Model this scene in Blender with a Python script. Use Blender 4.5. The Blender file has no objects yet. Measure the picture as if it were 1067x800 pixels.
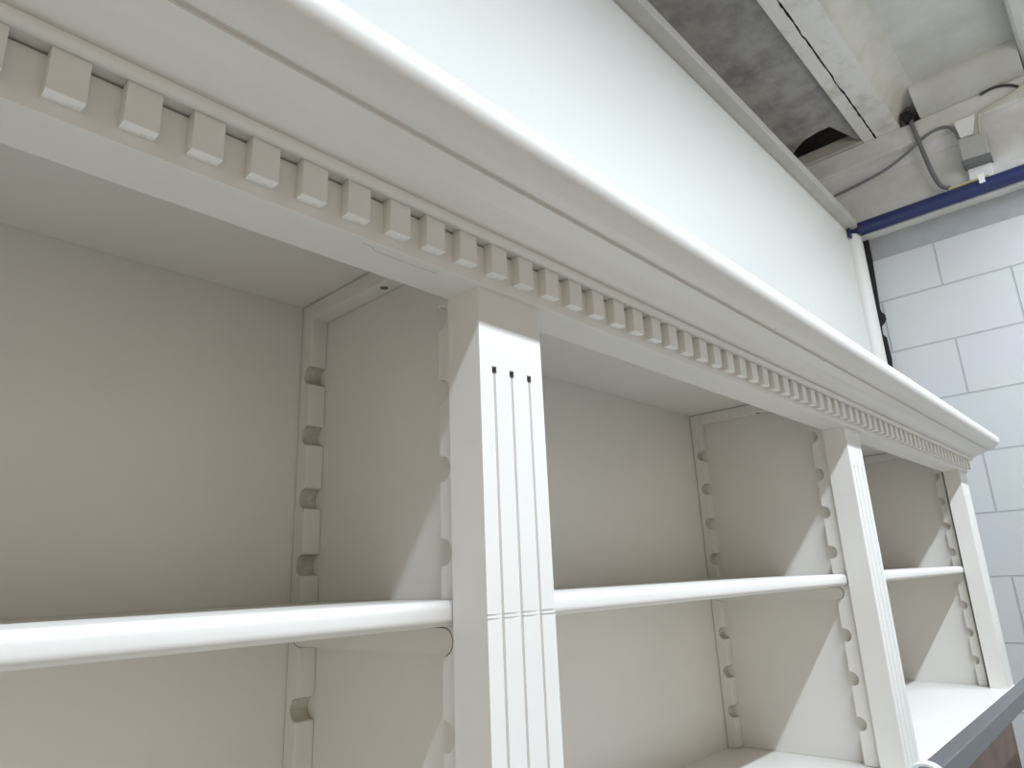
import bpy, bmesh, math, random
from mathutils import Matrix, Vector
random.seed(7)
C = bpy.context.scene.collection
Z0 = 1.85                       # height of the frieze's lower edge above the floor
PI = math.pi

# ------------------------------------------------------------------ helpers
class MB:
    """collects shapes (in metres, z measured from the frieze's lower edge) into one mesh"""
    def __init__(s): s.v, s.f, s.m = [], [], []
    def vert(s, p): s.v.append((p[0], p[1], p[2] + Z0)); return len(s.v) - 1
    def face(s, idx, mi=0): s.f.append(tuple(idx)); s.m.append(mi)
    def box(s, x0, x1, y0, y1, z0, z1, mi=0):
        i = [s.vert(p) for p in ((x0,y0,z0),(x1,y0,z0),(x1,y1,z0),(x0,y1,z0),(x0,y0,z1),(x1,y0,z1),(x1,y1,z1),(x0,y1,z1))]
        for q in ((3,2,1,0),(4,5,6,7),(0,1,5,4),(1,2,6,5),(2,3,7,6),(3,0,4,7)): s.face([i[k] for k in q], mi)
        return s
    def prism(s, pts, a0, a1, axis, mi=0, caps=True):
        """polygon pts extruded along an axis; the pts give the two other coordinates in x,y,z order"""
        def P(q, a): return {'x': (a,q[0],q[1]), 'y': (q[0],a,q[1]), 'z': (q[0],q[1],a)}[axis]
        A = [s.vert(P(q, a0)) for q in pts]; B = [s.vert(P(q, a1)) for q in pts]
        n = len(pts)
        for k in range(n): s.face((A[k], A[(k+1)%n], B[(k+1)%n], B[k]), mi)
        if caps: s.face(A[::-1], mi); s.face(B, mi)
        return s
    def rings(s, R, mi=0, closed=True, caps=True):
        I = [[s.vert(p) for p in r] for r in R]; n = len(R[0])
        for a, b in zip(I, I[1:]):
            for k in range(n if closed else n-1): s.face((a[k], a[(k+1)%n], b[(k+1)%n], b[k]), mi)
        if caps: s.face(I[0][::-1], mi); s.face(I[-1], mi)
        return s
    def tube(s, path, r, n=12, mi=0, caps=True):
        P = [Vector(p) for p in path]; R = []; prev = None
        for k, p in enumerate(P):
            d = (P[min(k+1, len(P)-1)] - P[max(k-1, 0)]).normalized()
            if prev is None:
                a = Vector((0,0,1)) if abs(d.z) < .9 else Vector((1,0,0))
                u = d.cross(a).normalized()
            else: u = (prev - d*prev.dot(d)).normalized()
            prev = u; w = d.cross(u)
            rr = r[k] if isinstance(r, (list, tuple)) else r
            R.append([p + rr*(math.cos(2*PI*j/n)*u + math.sin(2*PI*j/n)*w) for j in range(n)])
        return s.rings(R, mi, True, caps)
    def build(s, name, mats, parent=None, bevel=0, smooth=False, seg=2):
        me = bpy.data.meshes.new(name); me.from_pydata(s.v, [], s.f); 
        for m in (mats if isinstance(mats, (list, tuple)) else [mats]): me.materials.append(m)
        for p, mi in zip(me.polygons, s.m): p.material_index = mi
        bm = bmesh.new(); bm.from_mesh(me); bmesh.ops.recalc_face_normals(bm, faces=bm.faces); bm.to_mesh(me); bm.free()
        if smooth:
            for p in me.polygons: p.use_smooth = True
            me.set_sharp_from_angle(angle=math.radians(35))
        o = bpy.data.objects.new(name, me); C.objects.link(o)
        if bevel:
            b = o.modifiers.new('bevel', 'BEVEL'); b.width = bevel; b.segments = seg; b.limit_method = 'ANGLE'; b.angle_limit = math.radians(40)
        if parent: attach(o, parent)
        return o
def attach(o, parent):
    o.parent = parent
    w = Vector((0,0,0)); q = parent
    while q: w += q.location; q = q.parent
    o.location = -w if w.length else (0,0,0)
def tag(o, label, cat, group=None):
    o['label'] = label; o['category'] = cat
    if group: o['group'] = group
    return o
def thing(name, loc, label, cat, group=None):
    o = bpy.data.objects.new(name, None); C.objects.link(o); o.empty_display_size = .1
    o.location = (loc[0], loc[1], loc[2] + Z0); return tag(o, label, cat, group)
def struct(o, label=None):
    o['kind'] = 'structure'
    return o
def smoothcurve(pts, n=8):
    """Catmull-Rom through the points"""
    P = [Vector(p) for p in pts]; P = [2*P[0]-P[1]] + P + [2*P[-1]-P[-2]]; out = []
    for k in range(1, len(P)-2):
        for j in range(n):
            t = j/n; a, b, c, d = P[k-1:k+3]
            out.append(.5*((2*b)+(-a+c)*t+(2*a-5*b+4*c-d)*t*t+(-a+3*b-3*c+d)*t**3))
    out.append(P[-2]); return out

# ------------------------------------------------------------------ materials
def mat(name, col, rough=.5, metal=0, var=0., scale=6., bump=0., bscale=250., spec=.5, col2=None, lo=.35, hi=.65, detail=6):
    m = bpy.data.materials.new(name); m.use_nodes = True; nt = m.node_tree; b = nt.nodes['Principled BSDF']
    b.inputs['Roughness'].default_value = rough; b.inputs['Metallic'].default_value = metal
    b.inputs['Specular IOR Level'].default_value = spec
    b.inputs['Base Color'].default_value = (*col, 1)
    tc = nt.nodes.new('ShaderNodeTexCoord')
    if var or col2:
        n = nt.nodes.new('ShaderNodeTexNoise'); n.inputs['Scale'].default_value = scale; n.inputs['Detail'].default_value = detail
        n.inputs['Roughness'].default_value = .67
        r = nt.nodes.new('ShaderNodeValToRGB')
        c2 = col2 or tuple(c*(1-var) for c in col)
        r.color_ramp.elements[0].position = lo; r.color_ramp.elements[1].position = hi
        r.color_ramp.elements[0].color = (*c2, 1); r.color_ramp.elements[1].color = (*col, 1)
        nt.links.new(tc.outputs['Object'], n.inputs['Vector']); nt.links.new(n.outputs['Fac'], r.inputs['Fac'])
        nt.links.new(r.outputs['Color'], b.inputs['Base Color'])
    if bump:
        n2 = nt.nodes.new('ShaderNodeTexNoise'); n2.inputs['Scale'].default_value = bscale; n2.inputs['Detail'].default_value = 3
        bp = nt.nodes.new('ShaderNodeBump'); bp.inputs['Strength'].default_value = bump; bp.inputs['Distance'].default_value = .002
        nt.links.new(tc.outputs['Object'], n2.inputs['Vector']); nt.links.new(n2.outputs['Fac'], bp.inputs['Height'])
        nt.links.new(bp.outputs['Normal'], b.inputs['Normal'])
    return m
PAINT = mat('cream_white_paint', (.80,.765,.705), .38, var=.04, scale=5, bump=.02, bscale=140)
PAINT_EDGE = mat('bright_white_paint', (.87,.845,.80), .5, var=.25, scale=160, lo=.25, hi=.42, bump=.1, bscale=300)
DARK = mat('recess_shade_and_screw', (.22,.20,.18), .9, var=.4, scale=200)
DARKCREAM = mat('darker_cream', (.66,.61,.52), .7, var=.3, scale=60)
DARK_TOP = mat('dark_top', (.20,.17,.135), .9, var=.3, scale=9)  # unseen top board, coloured dark to cut bounce onto the wall
SEAM = mat('open_seam', (.20,.20,.21), .9)
PANEL = mat('white_wall_panel', (.67,.66,.612), .45, var=.02, scale=2)
LEDGE = mat('grey_cream_steel', (.52,.495,.455), .5, var=.12, scale=7)
CONC = mat('painted_concrete', (.60,.60,.565), .85, col2=(.50,.49,.44), scale=5, lo=.3, hi=.62, bump=.35, bscale=70)
RIB = mat('limewashed_concrete', (.80,.79,.75), .85, col2=(.56,.545,.48), scale=9, lo=.28, hi=.5, bump=.3, bscale=90)
DARKCONC = mat('dark_concrete', (.40,.395,.375), .9, col2=(.20,.195,.185), scale=8, lo=.30, hi=.60, bump=.4, bscale=60)
FILLET = mat('yellowed_concrete', (.60,.59,.54), .85, col2=(.52,.50,.42), scale=9, lo=.3, hi=.55, bump=.3, bscale=80)
BEAM = mat('grey_beam_paint', (.74,.735,.72), .8, col2=(.62,.61,.58), scale=8, bump=.25, bscale=70)
WHITEBAND = mat('fresh_white_paint', (.76,.75,.77), .6, var=.12, scale=14)
GREYBAND = mat('grey_band', (.37,.385,.395), .85, var=.12, scale=12, bump=.3, bscale=120)
BLUE = mat('dark_blue_steel', (.022,.032,.125), .38, var=.25, scale=10)
BLACK = mat('plain_black', (.02,.02,.02), .95)
CABLE = mat('grey_cable', (.17,.175,.18), .5)
BLACKC = mat('black_cable', (.05,.05,.05), .6)
CREAMC = mat('cream_cable', (.52,.50,.40), .6)
BOXM = mat('grey_plastic', (.50,.50,.48), .55, var=.08, scale=30)
YELLOW = mat('yellow_tape', (.66,.60,.25), .6)
WPLASTIC = mat('white_plastic', (.86,.87,.87), .3)
STEEL = mat('grey_enamel', (.115,.117,.122), .38, metal=0, var=.1, scale=30)
FLOOR = mat('grey_screed', (.47,.45,.415), .6, var=.15, scale=3, bump=.1)
BROWN = mat('brown_wood', (.16,.10,.065), .5, var=.45, scale=12)
def block_material():
    m = bpy.data.materials.new('white_painted_blocks'); m.use_nodes = True; nt = m.node_tree; b = nt.nodes['Principled BSDF']
    b.inputs['Roughness'].default_value = .6
    tc = nt.nodes.new('ShaderNodeTexCoord'); sp = nt.nodes.new('ShaderNodeSeparateXYZ'); cb = nt.nodes.new('ShaderNodeCombineXYZ')
    nt.links.new(tc.outputs['Object'], sp.inputs[0])
    ay = nt.nodes.new('ShaderNodeMath'); ay.operation = 'MULTIPLY_ADD'; ay.inputs[1].default_value = -1; ay.inputs[2].default_value = BY
    az = nt.nodes.new('ShaderNodeMath'); az.operation = 'ADD'; az.inputs[1].default_value = BZ
    nt.links.new(sp.outputs['Y'], ay.inputs[0]); nt.links.new(sp.outputs['Z'], az.inputs[0])
    nt.links.new(ay.outputs[0], cb.inputs['X']); nt.links.new(az.outputs[0], cb.inputs['Y'])
    br = nt.nodes.new('ShaderNodeTexBrick')
    br.inputs['Scale'].default_value = 1; br.inputs['Brick Width'].default_value = .40; br.inputs['Row Height'].default_value = ROW
    br.inputs['Mortar Size'].default_value = .0032; br.inputs['Mortar Smooth'].default_value = .35; br.offset = .5
    br.inputs['Color1'].default_value = (.585,.585,.585,1); br.inputs['Color2'].default_value = (.565,.567,.57,1)
    br.inputs['Mortar'].default_value = (.44,.445,.45,1)
    nt.links.new(cb.outputs[0], br.inputs['Vector'])
    n = nt.nodes.new('ShaderNodeTexNoise'); n.inputs['Scale'].default_value = 4; n.inputs['Detail'].default_value = 5
    nt.links.new(tc.outputs['Object'], n.inputs['Vector'])
    mx = nt.nodes.new('ShaderNodeMix'); mx.data_type = 'RGBA'; mx.blend_type = 'MULTIPLY'; mx.inputs['Factor'].default_value = .12
    nt.links.new(br.outputs['Color'], mx.inputs['A']); nt.links.new(n.outputs['Color'], mx.inputs['B'])
    nt.links.new(mx.outputs['Result'], b.inputs['Base Color'])
    iv = nt.nodes.new('ShaderNodeMath'); iv.operation = 'SUBTRACT'; iv.inputs[0].default_value = 1
    nt.links.new(br.outputs['Fac'], iv.inputs[1])
    n3 = nt.nodes.new('ShaderNodeTexNoise'); n3.inputs['Scale'].default_value = 120
    nt.links.new(tc.outputs['Object'], n3.inputs['Vector'])
    ad = nt.nodes.new('ShaderNodeMath'); ad.operation = 'MULTIPLY_ADD'; ad.inputs[1].default_value = .08
    nt.links.new(n3.outputs['Fac'], ad.inputs[0]); nt.links.new(iv.outputs[0], ad.inputs[2])
    bp = nt.nodes.new('ShaderNodeBump'); bp.inputs['Strength'].default_value = .8; bp.inputs['Distance'].default_value = .004
    nt.links.new(ad.outputs[0], bp.inputs['Height']); nt.links.new(bp.outputs['Normal'], b.inputs['Normal'])
    return m
ROW = .1985
BZ = -(Z0 - .0705) + 20*ROW           # a bed joint at z = -.0705
BY = .242 + 20*.4                     # a perpend at y = .042 in the even courses
BLOCKS = block_material()

# ------------------------------------------------------------------ measures of the bookcase
E = .0043                       # the frieze stands this far before the pilasters
D1, D, H, ZB = .0341, .2758, .0715, -.5011
PX = [-.8192, 0., .8192, 1.655] # left edges of the four pilasters
PW = [.07, .07, .07, .08]
XE = 1.744; XL = -.8235         # ends of the frieze
WALL = .286

case = thing('bookcase', (.45, .14, ZB-.027), 'long cream-white open bookcase with dentil cornice and fluted pilasters', 'bookcase')

# --- frieze and dentils
fr = MB().box(XL, XE, -E, D1, 0, .0318).box(XE-.028, XE, D1, D, 0, .0318).box(XL, XL+.028, D1, D, 0, .0318)
fr = fr.box(XL+.006, XE-.006, .006, D1, .0345, .0895)
frieze = fr.build('frieze', PAINT, case, .0006)
DZ0, DZ1, DT, DW, DP = .0083, .0329, .0088, .0167, .0326
dm = MB()
def dentil_mesh():
    q = MB(); w, t = DW, DT
    # plain block, its lower face in a brighter paint
    prof = [(0, DZ1), (-t, DZ1), (-t, DZ0+.0004), (-t+.0004, DZ0), (0, DZ0)]
    A = [q.vert((-w/2, y, z)) for y, z in prof]; B = [q.vert((w/2, y, z)) for y, z in prof]
    for k in range(5): q.face((A[k], A[(k+1)%5], B[(k+1)%5], B[k]), 1 if k in (2, 3) else 0)
    q.face(A[::-1]); q.face(B)
    return q
d0 = dentil_mesh().build('dentil', [PAINT, PAINT_EDGE], frieze, .0005)
base = Vector(d0.location)
meas = [-.2855,-.2531,-.2198,-.187,-.156,-.1232,-.0916,-.0598,-.0283,.0041,.0346,.0666]
xs = [-.2855 + DP*k + DW/2 for k in range(-16, 0)] + [m + DW/2 for m in meas] + [.0666 + DP*(k-11) + DW/2 for k in range(12, 63)]
first = True
def put_dentil(x, y, rz):
    global first
    o = d0 if first else d0.copy()
    if not first: C.objects.link(o); o.parent = frieze
    first = False
    o.location = base + Vector((x, y, 0)); o.rotation_euler = (0, 0, rz)
    if rz: o.location = base + Vector((x, y, 0))
for x in xs:
    if XL + DW/2 < x < XE + .002: put_dentil(x + random.uniform(-.0006, .0006), -E + .0003, 0)
# the return along the right-hand end
for k in range(8):
    put_dentil(XE - .0003, .012 + DP*k + DW/2, PI/2)

# --- cornice: profile swept round both ends with mitred corners
prof = [(-.001, .0330), (.0105, .0330)]
for k in range(8):                                    # rounded bead above the dentils
    a = math.radians(-95 + 150*k/7)
    prof.append((.0154 + .0042*math.cos(a), .0350 + .0040*math.sin(a)))
S0 = (.0184, .0372); S1 = (.0510, .0545)
for k in range(1, 7):                                 # sloping soffit, slightly hollow
    t = k/6; prof.append((S0[0]+(S1[0]-S0[0])*t, S0[1]+(S1[1]-S0[1])*t + .0012*math.sin(PI*t)))
prof += [(.0498, .0556), (.0496, .0578), (.0514, .0584)]
c0, c1, c2, c3 = Vector((.0522,.0577)), Vector((.0605,.0576)), Vector((.0686,.0646)), Vector((.0741,.0725))
for k in range(1, 9):                                 # lower, flatter part of the big roll
    t = k/8; p = (1-t)**3*c0 + 3*t*(1-t)**2*c1 + 3*t*t*(1-t)*c2 + t**3*c3; prof.append((p.x, p.y))
cb = (.0600, .0824); rb = .0172
for k in range(1, 15):                                # upper roll
    a = math.radians(-35 + 125*k/14)
    prof.append((cb[0] + rb*math.cos(a), cb[1] + rb*math.sin(a)))
prof += [(.0, .0996), (-.02, .0996)]
XR, XLL = XE - E, XL + E
rings = []
pathR = [lambda P, z: (XLL-P, .276, z), lambda P, z: (XLL-P, -P, z), lambda P, z: (XR+P, -P, z), lambda P, z: (XR+P, .276, z)]
cm = MB(); I = [[cm.vert(fn(P, z)) for P, z in prof] for fn in pathR]
for a, b in zip(I, I[1:]):
    for k in range(len(prof)-1): cm.face((a[k], a[k+1], b[k+1], b[k]))
cornice = cm.build('cornice', PAINT, case, smooth=True)
MB().box(XL+.01, XE-.01, -.005, .284, .0897, .0990).build('top_board', DARK_TOP, case)

# --- carcass
MB().box(PX[0]+.02, PX[3]+.06, D1+.0005, D-.0003, H, .089).build('ceiling_panel', PAINT, case)
MB().box(PX[0]+.002, 1.722, D, D+.008, ZB, .089).build('back_panel', PAINT, case)
T = .0185                                            # thickness of the notched strips
LEFT = {1: .0292, 2: .8484, 3: 1.7025}                # left faces of the uprights
RIGHT = {0: PX[0]+.0408, 1: .0408, 2: .8600}         # their right faces
MB().box(PX[0]+.0005, PX[0]+.0408, D1+.0005, D-.0005, ZB, H-.0003).build('side_panel', PAINT, case, .0008)
for k in (1, 2): MB().box(LEFT[k], RIGHT[k], D1+.0005, D-.0005, ZB, H-.0003).build('side_panel', PAINT, case, .0008)
MB().box(LEFT[3], 1.7155, D1+.0005, D-.0005, ZB, H-.0003).build('side_panel', PAINT, case, .0008)
MB().box(PX[0], 1.735, -.002, D+.008, ZB-.027, ZB).build('bottom_board', PAINT, case, .0015)

# --- fluted pilasters
def pilaster(x, w, ring):
    q = MB(); zt = -.0612; zp = -.0665
    fx = [w*.214, w*.486, w*.772]
    def profile(gw, gd):
        P = [(x, 0)]
        for c in fx:
            for a in (PI, PI*.75, PI/2, PI*.25, 0): P.append((x + c + gw*math.cos(a), gd*math.sin(a)))
        return P + [(x+w, 0), (x+w, D1), (x, D1)]
    flat = profile(.0013, 0.0); g1 = profile(.0024, .008); g2 = profile(.0013, .0034)
    levels = [(0, flat), (zt, flat), (zt, g1), (zp, g1), (zp, g2)]
    if ring:                                         # knife marks across the ribs
        for dz in (-.2375, -.2402): 
            g3 = [(p[0], p[1] + (.0012 if p[1] == 0 else 0)) for p in g2]
            levels += [(dz, g2), (dz-.0002, g3), (dz-.0008, g3), (dz-.0010, g2)]
    levels += [(ZB, g2)]
    I = [[q.vert((p[0], p[1], z)) for p in P] for z, P in levels]; n = len(flat)
    for j, (a, b) in enumerate(zip(I, I[1:])):
        for k in range(n):
            dark = ring and j == 2 and 1 <= k <= 14 and (k-1) % 5 != 4  # pocket faces get a dark colour to deepen their shade
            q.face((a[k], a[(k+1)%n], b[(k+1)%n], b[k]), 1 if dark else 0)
    q.face(I[0]); q.face(I[-1][::-1])
    return q.build('pilaster', [PAINT, DARK], case)
for k in range(4): pilaster(PX[k], PW[k], k == 1)

# --- notched shelf strips
PITCH, ZN = .0625, -.2567
def strip(xa, xb, front, back=0.):
    pts = []; z0, z1 = ZB + .0004, H - .0006
    if front: y0, ym, yc, sg = D1 + .0008 + back, .0595 + back*.25, .0568 + back*.25, -1
    else:     y0, ym, yc, sg = D - .0008, .2565, .2582, 1
    r = .0097
    pts += [(y0, z0), (ym, z0)]
    for k in range(-3, 5):
        zc = ZN + k*PITCH
        pts.append((ym, zc - r - .0012)); pts.append((ym - sg*-.0008, zc - r))
        for j in range(9):
            a = -PI/2 + PI*j/8
            pts.append((yc + sg*r*math.cos(a), zc + r*math.sin(a)))
        pts.append((ym - sg*-.0008, zc + r)); pts.append((ym, zc + r + .0012))
    pts += [(ym, z1), (y0, z1)]
    q = MB().prism(pts, xa, xb, 'x'); n = len(pts)
    for k in range(n):                                # the cut notches take a darker cream
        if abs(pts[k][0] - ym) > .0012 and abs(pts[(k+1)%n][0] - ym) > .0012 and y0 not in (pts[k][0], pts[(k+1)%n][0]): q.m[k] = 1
    return q.build('notched_strip', [PAINT, DARKCREAM], case, .0014)
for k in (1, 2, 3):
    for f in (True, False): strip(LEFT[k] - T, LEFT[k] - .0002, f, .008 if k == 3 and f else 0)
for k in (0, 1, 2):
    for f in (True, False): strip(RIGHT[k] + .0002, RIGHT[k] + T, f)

# --- shelf cleats with rounded ends, cleats under the ceiling, shelves
def cleat(xa, xb):
    r = .0092; ya, yb = .0572, .2580; pts = []
    for j in range(9): a = PI/2 + PI*j/8; pts.append((ya + r*math.cos(a), ZN + r*math.sin(a)))
    for j in range(9): a = -PI/2 + PI*j/8; pts.append((yb + r*math.cos(a), ZN + r*math.sin(a)))
    MB().prism(pts, xa, xb, 'x').build('shelf_cleat', PAINT, case)
for k in (1, 2, 3): cleat(LEFT[k] - T + .0005, LEFT[k] - .0004)
for k in (0, 1, 2): cleat(RIGHT[k] + .0004, RIGHT[k] + T - .0005)
def ceiling_cleat(x0, x1, xh):
    q = MB().box(x0, x1, .0605, .2560, .0535, H-.0009)
    o = q.build('ceiling_cleat', PAINT, case, .001)
    h = MB(); R = []
    for rr, z in ((.0040, .05335), (.0036, .0532), (.0028, .0530)): R.append([(xh + rr*math.cos(2*PI*j/14), .145 + rr*math.sin(2*PI*j/14), z) for j in range(14)])
    h.rings(R).build('screw_head', DARK, o)
for k in (1, 2, 3): ceiling_cleat(LEFT[k] - T - .0004, LEFT[k] - .0005, LEFT[k] - .0095)
for k in (0, 1, 2): ceiling_cleat(RIGHT[k] + .0005, RIGHT[k] + T + .0004, RIGHT[k] + .0095)
ZS, ZS2 = -.2279, -.2454
def shelf(xa, xb):
    # plan with cut corners round the strips, bullnosed front edge
    yf, yn, yb, yr = .0455, .0605, .2552, D - .001
    plan = [(xa+T+.001, yf), (xb-T-.001, yf), (xb-T-.001, yn), (xb-.0008, yn), (xb-.0008, yb), (xb-T-.001, yb), (xb-T-.001, yr), (xa+T+.001, yr), (xa+T+.001, yb), (xa+.0008, yb), (xa+.0008, yn), (xa+T+.001, yn)]
    o = MB().prism(plan, ZS2, ZS, 'z').build('shelf', PAINT, case)
    r = .0062; yq = .0362; pts = [(yf-.0002, ZS - .0001), (yf-.0002, ZS2)]
    for c, a0 in (((yq + r, ZS2 + r), -PI/2), ((yq + r, ZS - .0001 - r), -PI)):
        for j in range(7):
            a = a0 - PI/2*j/6; pts.append((c[0] + r*math.cos(a), c[1] + r*math.sin(a)))
    MB().prism(pts, xa+T+.0012, xb-T-.0012, 'x').build('front_edging', PAINT, o, smooth=True)
for a, b in ((0, 1), (1, 2), (2, 3)): shelf(RIGHT[a], LEFT[b])
# open filler seam on the underside of the frieze
pth = [(-.1042,.0012),(-.096,.0014),(-.0914,.0045),(-.0666,.0052),(-.0372,.0040)]
q = MB()
for (a, b) in zip(pth, pth[1:]):
    q.rings([[(a[0], a[1]-.00035, .00012), (a[0], a[1]+.00035, .00012), (a[0], a[1], -.00012)], [(b[0], b[1]-.00035, .00012), (b[0], b[1]+.00035, .00012), (b[0], b[1], -.00012)]])
q.build('filler_seam', SEAM, frieze)

# ------------------------------------------------------------------ what the bookcase stands on
sb = thing('sideboard', (.45, .17, -Z0), 'brown wooden sideboard under the white bookcase, just below the steel rail', 'sideboard')
MB().box(-.80, 1.70, .03, .28, -Z0+.08, -.5295).build('body', BROWN, sb, .003)
MB().box(-.78, 1.68, .05, .28, -Z0, -Z0+.08).build('plinth', BROWN, sb)
for k in range(4):
    x0 = -.79 + k*.6225
    d = MB().box(x0, x0+.61, .012, .0295, -Z0+.10, -.545).build('door', BROWN, sb, .002)
    kx = x0 + (.56 if k % 2 == 0 else .05)
    MB().tube(smoothcurve([(kx, .0118, -.70), (kx, -.016, -.69), (kx, -.02, -.65), (kx, -.016, -.61), (kx, .0118, -.60)]), .005, 10).build('handle', WPLASTIC, d, smooth=True)

# ------------------------------------------------------------------ steel rail in front
cy, cz = -.0975, -.4415
rail = thing('clothes_rail', (1.2, cy, -Z0), 'grey square steel rail with white round collar, running in front of the bookcase bottom', 'rail')
MB().box(.50, 2.25, -.108, -.087, -.453, -.430).build('rail_tube', STEEL, rail, .0012)
for x in (.50, 2.22):
    MB().tube([(x, cy, -Z0+.03), (x, cy, -.4535)], .0100, 20).build('post', STEEL, rail, smooth=True)
    MB().box(x-.02, x+.02, cy-.20, cy+.10, -Z0, -Z0+.029).build('foot', STEEL, rail, .004)
def collar(x):
    R = []
    for dx, r in ((0,.0160),(0,.0185),(.0015,.0198),(.010,.0198),(.012,.0188),(.0125,.0160)):
        R.append([(x+dx, cy + r*math.cos(2*PI*j/28), cz + r*math.sin(2*PI*j/28)) for j in range(28)])
    MB().rings(R, caps=False).build('collar', WPLASTIC, rail, smooth=True)
collar(.553); collar(2.18)

# ------------------------------------------------------------------ room shell
XW, XB = 2.35, 2.31
struct(MB().box(-4, XW-.062, WALL, WALL+.045, -Z0, 1.002).build('wall_back', PANEL))
led = MB().box(-4, 2.262, WALL-.037, WALL+.06, 1.003, 1.035)
struct(led.build('trim_1', LEDGE, None, .0015))
struct(MB().box(XW, XW+.12, -5, .40, -Z0, .889).build('wall_right', BLOCKS))
struct(MB().box(XW+.004, XW+.118, -5, .40, .8895, .981).build('trim_2', GREYBAND))  # grey band above the blocks
# black sheet standing in for the dark of the open joint at the corner
jag = [(0.242, 0.985), (0.242, 0.9), (0.246, 0.8), (0.25, 0.7), (0.248, 0.685), (0.238, 0.672), (0.237, 0.655), (0.244, 0.642), (0.257, 0.63), (0.258, 0.6), (0.248, 0.585), (0.246, 0.5), (0.25, 0.46), (0.252, -0.2), (0.33, -0.2), (0.33, 0.985)]
struct(MB().prism(jag, XW-.002, XW-.0003, 'x').build('trim_3', BLACK))
struct(MB().box(-5, XW+.4, -6, .8, -Z0-.1, -Z0-.0005).build('floor', FLOOR))
# beam above the block wall
bm = MB().prism([(XB, .982), (XB, 1.262), (XB-.022, 1.270), (XB-.022, 1.348), (XW+.12, 1.348), (XW+.12, .982)], -5, .52, 'y')
struct(bm.build('trim_5', BEAM, None, .003))
struct(MB().box(XB-.002, XB-.0003, -.125, .33, 1.205, 1.255).build('trim_6', WHITEBAND))
# ribbed concrete ceiling
ZR = 1.345; ZC = 1.42
XC0 = -4; XC1 = XW + .12
def ragged(y, amp):
    out = []; x = XC0
    while x < XC1:
        out.append((x, y + random.uniform(-amp, amp) + (random.choice((0, 0, 0, 0, amp*3)) if amp > .0005 else 0))); x += random.uniform(.012, .035)
    return out + [(XC1, y)]
rib = MB().prism([(XC0, .176), (XC1, .176)] + ragged(.1365, .0009)[::-1], ZR+.004, 1.62, 'z')
rib = rib.prism([(XC1, .050), (XC0, .050)] + [(x, y - .0060) for x, y in ragged(.1365, .0009)], ZR+.004, 1.62, 'z')
struct(rib.build('ceiling_rib', RIB))
struct(MB().box(XC0, XC1, .1285, .1380, ZR+.0075, 1.6).build('ceiling_joint', BLACK))
fl = [( .0502, ZR+.004)]
for k in range(1, 9):
    a = PI/2*k/8; fl.append((.0502 - .085*(1-math.cos(a)), ZR+.004 + (ZC-ZR-.004)*math.sin(a)))
fl += [(-.0348, 1.6), (.0498, 1.6)]
struct(MB().prism(fl, XC0, XC1, 'x').build('ceiling_fillet', FILLET, None, smooth=True))
struct(MB().box(XC0, XC1, -.335, -.035, ZC, 1.6).build('ceiling', CONC))
struct(MB().box(XC0, XC1, -.62, -.3355, ZR+.035, 1.6).build('ceiling_rib', CONC, None, .012))
struct(MB().box(XC0, XC1, -5, -.6205, ZC, 1.6).build('ceiling_bay', CONC))
hp = [(XB-.02, 1.3485), (XW+.1, 1.3485), (XW+.1, ZC+.01), (XB-.14, ZC+.01), (XB-.14, ZC)]
for k in range(1, 8):
    a = PI/2*(1-k/8); hp.append((XB-.02 - .12*math.sin(a), 1.349 + (ZC-1.349)*(1-math.cos(a))**.8 if k < 8 else 1.349))
struct(MB().prism(hp, -.335, -.02, 'y').build('ceiling_haunch', CONC, None, smooth=True))
# dark soffit between the rib and the wall, broken open at its far end
zs = 1.36
hole = [(XC0, .1765), (2.345, .1765), (2.29, .186), (2.20, .21), (2.088, .243), (2.105, .29), (2.115, .335), (2.145, .375), (2.18, .41), (2.19, .52), (XC0, .52)]
struct(MB().prism(hole, zs, zs+.05, 'z').build('ceiling_soffit', DARKCONC))
struct(MB().box(XC0, XC1, .1765, .52, 1.58, 1.62).box(XC0, XC1, .521, .56, .9, 1.62).build('ceiling_void', DARKCONC))
struct(MB().box(XC1, XC1+.05, -5, .56, 1.349, 1.62).build('wall_end', DARKCONC))
rub = MB()
for j in range(7):
    x, y, z, r = 2.17+random.uniform(-.03,.05), .27+random.uniform(-.04,.04), 1.425+random.uniform(0,.02), random.uniform(.02,.04)
    rub.box(x-r, x+r, y-r*.8, y+r*.8, z, z+r)
struct(MB().box(2.275, 2.345, .178, .51, 1.3485, 1.40).build('ceiling_packing', LEDGE, None, .004))
struct(MB().box(2.12, 2.20, .23, .31, 1.415, 1.45).build('ceiling_plank', FILLET, None, .015))
# white corner pipe
pipe = MB().tube([(XW-.062, WALL+.0, -Z0), (XW-.062, WALL+.0, .985)], .036, 28).build('trim_7', PANEL, None, smooth=True)
struct(pipe)

# ------------------------------------------------------------------ services on the beam
bt = thing('blue_pipe', (XB-.036, -.4, 1.001), 'dark blue steel pipe along the far wall under the junction box', 'pipe')
MB().tube([(XB-.036, -3, 1.001), (XB-.036, .248, 1.001)], .0255, 24).build('pipe_body', BLUE, bt, smooth=True)
R = [[(XB-.036 + r*math.cos(2*PI*j/6), y, 1.001 + r*math.sin(2*PI*j/6)) for j in range(6)] for y, r in ((.2485,.014),(.272,.014))]
MB().rings(R).build('end_bolt', BLUE, bt, .001)
MB().box(XB-.075, XB-.004, .2725, .2795, .966, 1.040).build('end_plate', BLUE, bt, .001)
jb = thing('junction_box', (XB, -.15, 1.11), 'grey junction box on white brackets above the blue pipe', 'junction box')
MB().prism([(-.1124, 1.1962), (-.1892, 1.1855), (-.1892, 1.0995), (-.112, 1.0995)], XB-.050, XB-.010, 'x').build('box_body', BOXM, jb, .003)
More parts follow.
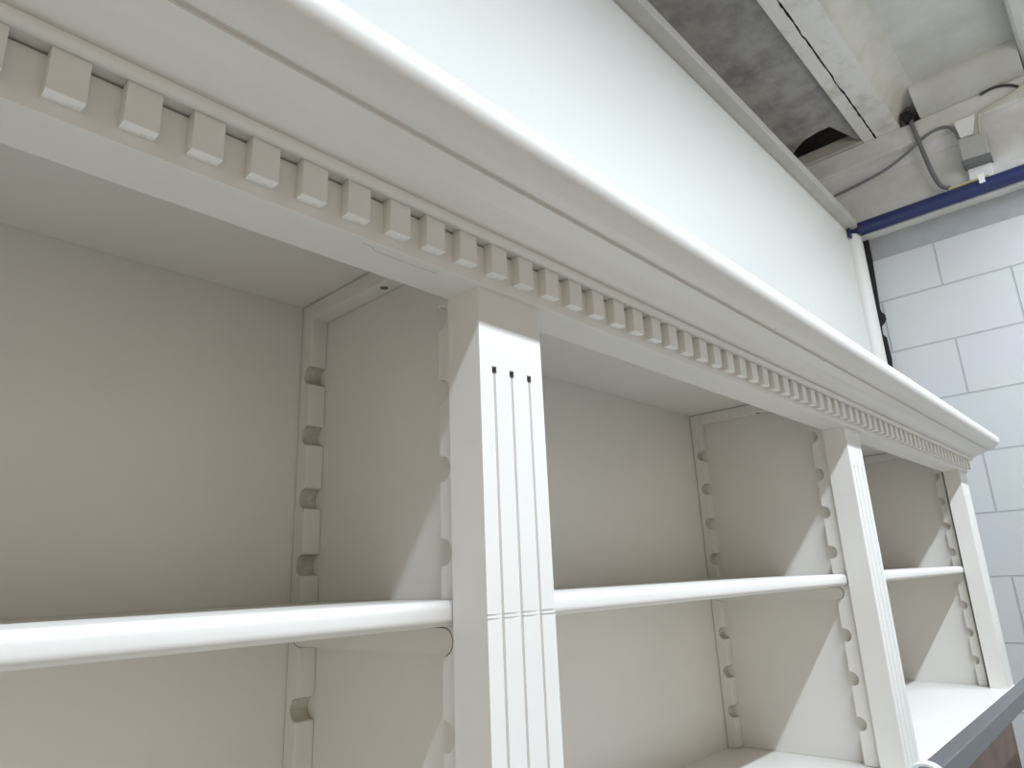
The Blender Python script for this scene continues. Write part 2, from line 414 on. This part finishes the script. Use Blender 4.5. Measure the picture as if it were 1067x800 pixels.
MB().prism([(-.1090, 1.110), (-.1925, 1.104), (-.1925, 1.083), (-.109, 1.087)], XB-.056, XB-.012, 'x').build('lid_lip', CABLE, jb, .002)
MB().prism([(-.113, 1.275), (-.1772, 1.275), (-.158, 1.205), (-.121, 1.205)], XB-.034, XB-.0225, 'x').build('bracket', WPLASTIC, jb, .001)
MB().prism([(-.118, 1.090), (-.185, 1.088), (-.182, 1.036), (-.1155, 1.040)], XB-.020, XB-.0005, 'x').build('bracket', WPLASTIC, jb, .001)
xc = XB - .030
def cable(name, pts, r, m, label): 
    o = MB().tube(smoothcurve(pts, 6), r, 10).build(name, m, None, smooth=True); return tag(o, label, 'cable', 'cables around the junction box')
cable('conduit', [(xc,.0127,1.415),(xc,.008,1.33),(xc,-.004,1.215),(xc,-.0155,1.125),(xc,-.028,1.070),(xc,-.0420,1.048),(xc,-.056,1.041)], .0075, CABLE, 'thick dark grey cable hanging from the dark hole beside the rib')
cable('cable', [(xc,.33,1.172),(xc,.2292,1.182),(xc,.1236,1.200),(xc,.0531,1.2281),(xc,-.0175,1.2656),(xc,-.060,1.2770),(xc,-.095,1.268),(xc,-.112,1.235),(xc,-.117,1.1965)], .0052, CABLE, 'thin dark cable sagging across the beam into the junction box')
cable('cable', [(XB-.0266,-.205,1.341),(XB-.0266,-.235,1.346),(XB-.0266,-.262,1.343),(XB-.0266,-.290,1.330),(XB-.0266,-.310,1.312)], .0045, BLACKC, 'short black cable hooked over the beam ledge')
cable('cable', [(XB-.0362,-.56,1.35),(XB-.0362,-.40,1.330),(XB-.0362,-.3221,1.303),(XB-.0362,-.2595,1.285),(XB-.0362,-.1985,1.270),(XB-.034,-.184,1.250),(xc,-.176,1.1955)], .0045, CREAMC, 'cream cable running along the beam down to the junction box')
tag(MB().tube([(XB-.034, -.052, 1.0335), (XB-.034, -.17, 1.0335)], .0045, 10).build('yellow_sleeve', YELLOW), 'yellow sleeve lying along the top of the blue pipe', 'sleeve')
cl = MB().box(XB-.0700, XB-.0640, -.160, -.143, 1.000, 1.032)
tag(cl.build('pipe_clip', WPLASTIC, None, .001), 'small white clip on the blue pipe below the junction box', 'clip')
sm = MB()
for j in range(26):
    a = random.uniform(0, 2*PI); r = random.uniform(.0, .018)
    x, y, z = XB-.036+random.uniform(-.012,.008), .016+r*math.cos(a), 1.366+r*math.sin(a)*.9
    s = random.uniform(.004, .009); sm.box(x-s, x+s, y-s, y+s, z-s, z+s)
tag(sm.build('sealant_lump', BLACK), 'black lump of sealant where the thick cable leaves the ceiling', 'sealant')

# ------------------------------------------------------------------ camera
cd = bpy.data.cameras.new('camera'); cam = bpy.data.objects.new('camera', cd); C.objects.link(cam)
cd.sensor_width = 36; cd.lens = 23.8931; cd.clip_start = .01; cd.clip_end = 100
right, down, fwd = Vector((.68577729,-.72659954,-.04198353)), Vector((.17461897,.22025978,-.95968424)), Vector((.70655341,.65079854,.27792722))
M = Matrix((right, -down, -fwd)).transposed().to_4x4(); M.translation = Vector((-.33477671,-.3396576,-.21664753+Z0))
cam.matrix_world = M
bpy.context.scene.camera = cam

# ------------------------------------------------------------------ light
def area(name, loc, direction, sx, sy, power, col):
    l = bpy.data.lights.new(name, 'AREA'); l.shape = 'RECTANGLE'; l.size = sx; l.size_y = sy; l.energy = power; l.color = col
    o = bpy.data.objects.new(name, l); C.objects.link(o); o.location = (loc[0], loc[1], loc[2]+Z0)
    d = Vector(direction).normalized(); z = -d; x = Vector((1,0,0)); y = z.cross(x).normalized(); x = y.cross(z)
    o.matrix_world = Matrix.Translation(o.location) @ Matrix((x, y, z)).transposed().to_4x4()
    return o
area('tube_lamp', (.7, -.90, 1.22), (0, -.12, -1), 3.4, .05, 110, (.75,.865,1))
up = area('ceiling_fill', (.9, -1.7, .35), (1.25, 1.65, .92), 1.2, .6, 1.5, (1,.99,.95)); up.data.spread = math.radians(60)  # added fill without a fitting, brightens ceiling and beam
w = bpy.data.worlds.new('hall_light'); bpy.context.scene.world = w; w.use_nodes = True
w.node_tree.nodes['Background'].inputs['Color'].default_value = (1, .925, .83, 1)
w.node_tree.nodes['Background'].inputs['Strength'].default_value = .67
sc = bpy.context.scene
sc.view_settings.view_transform = 'Standard'; sc.view_settings.look = 'None'; sc.view_settings.exposure = 0; sc.view_settings.gamma = 1
sc.view_settings.use_curve_mapping = False
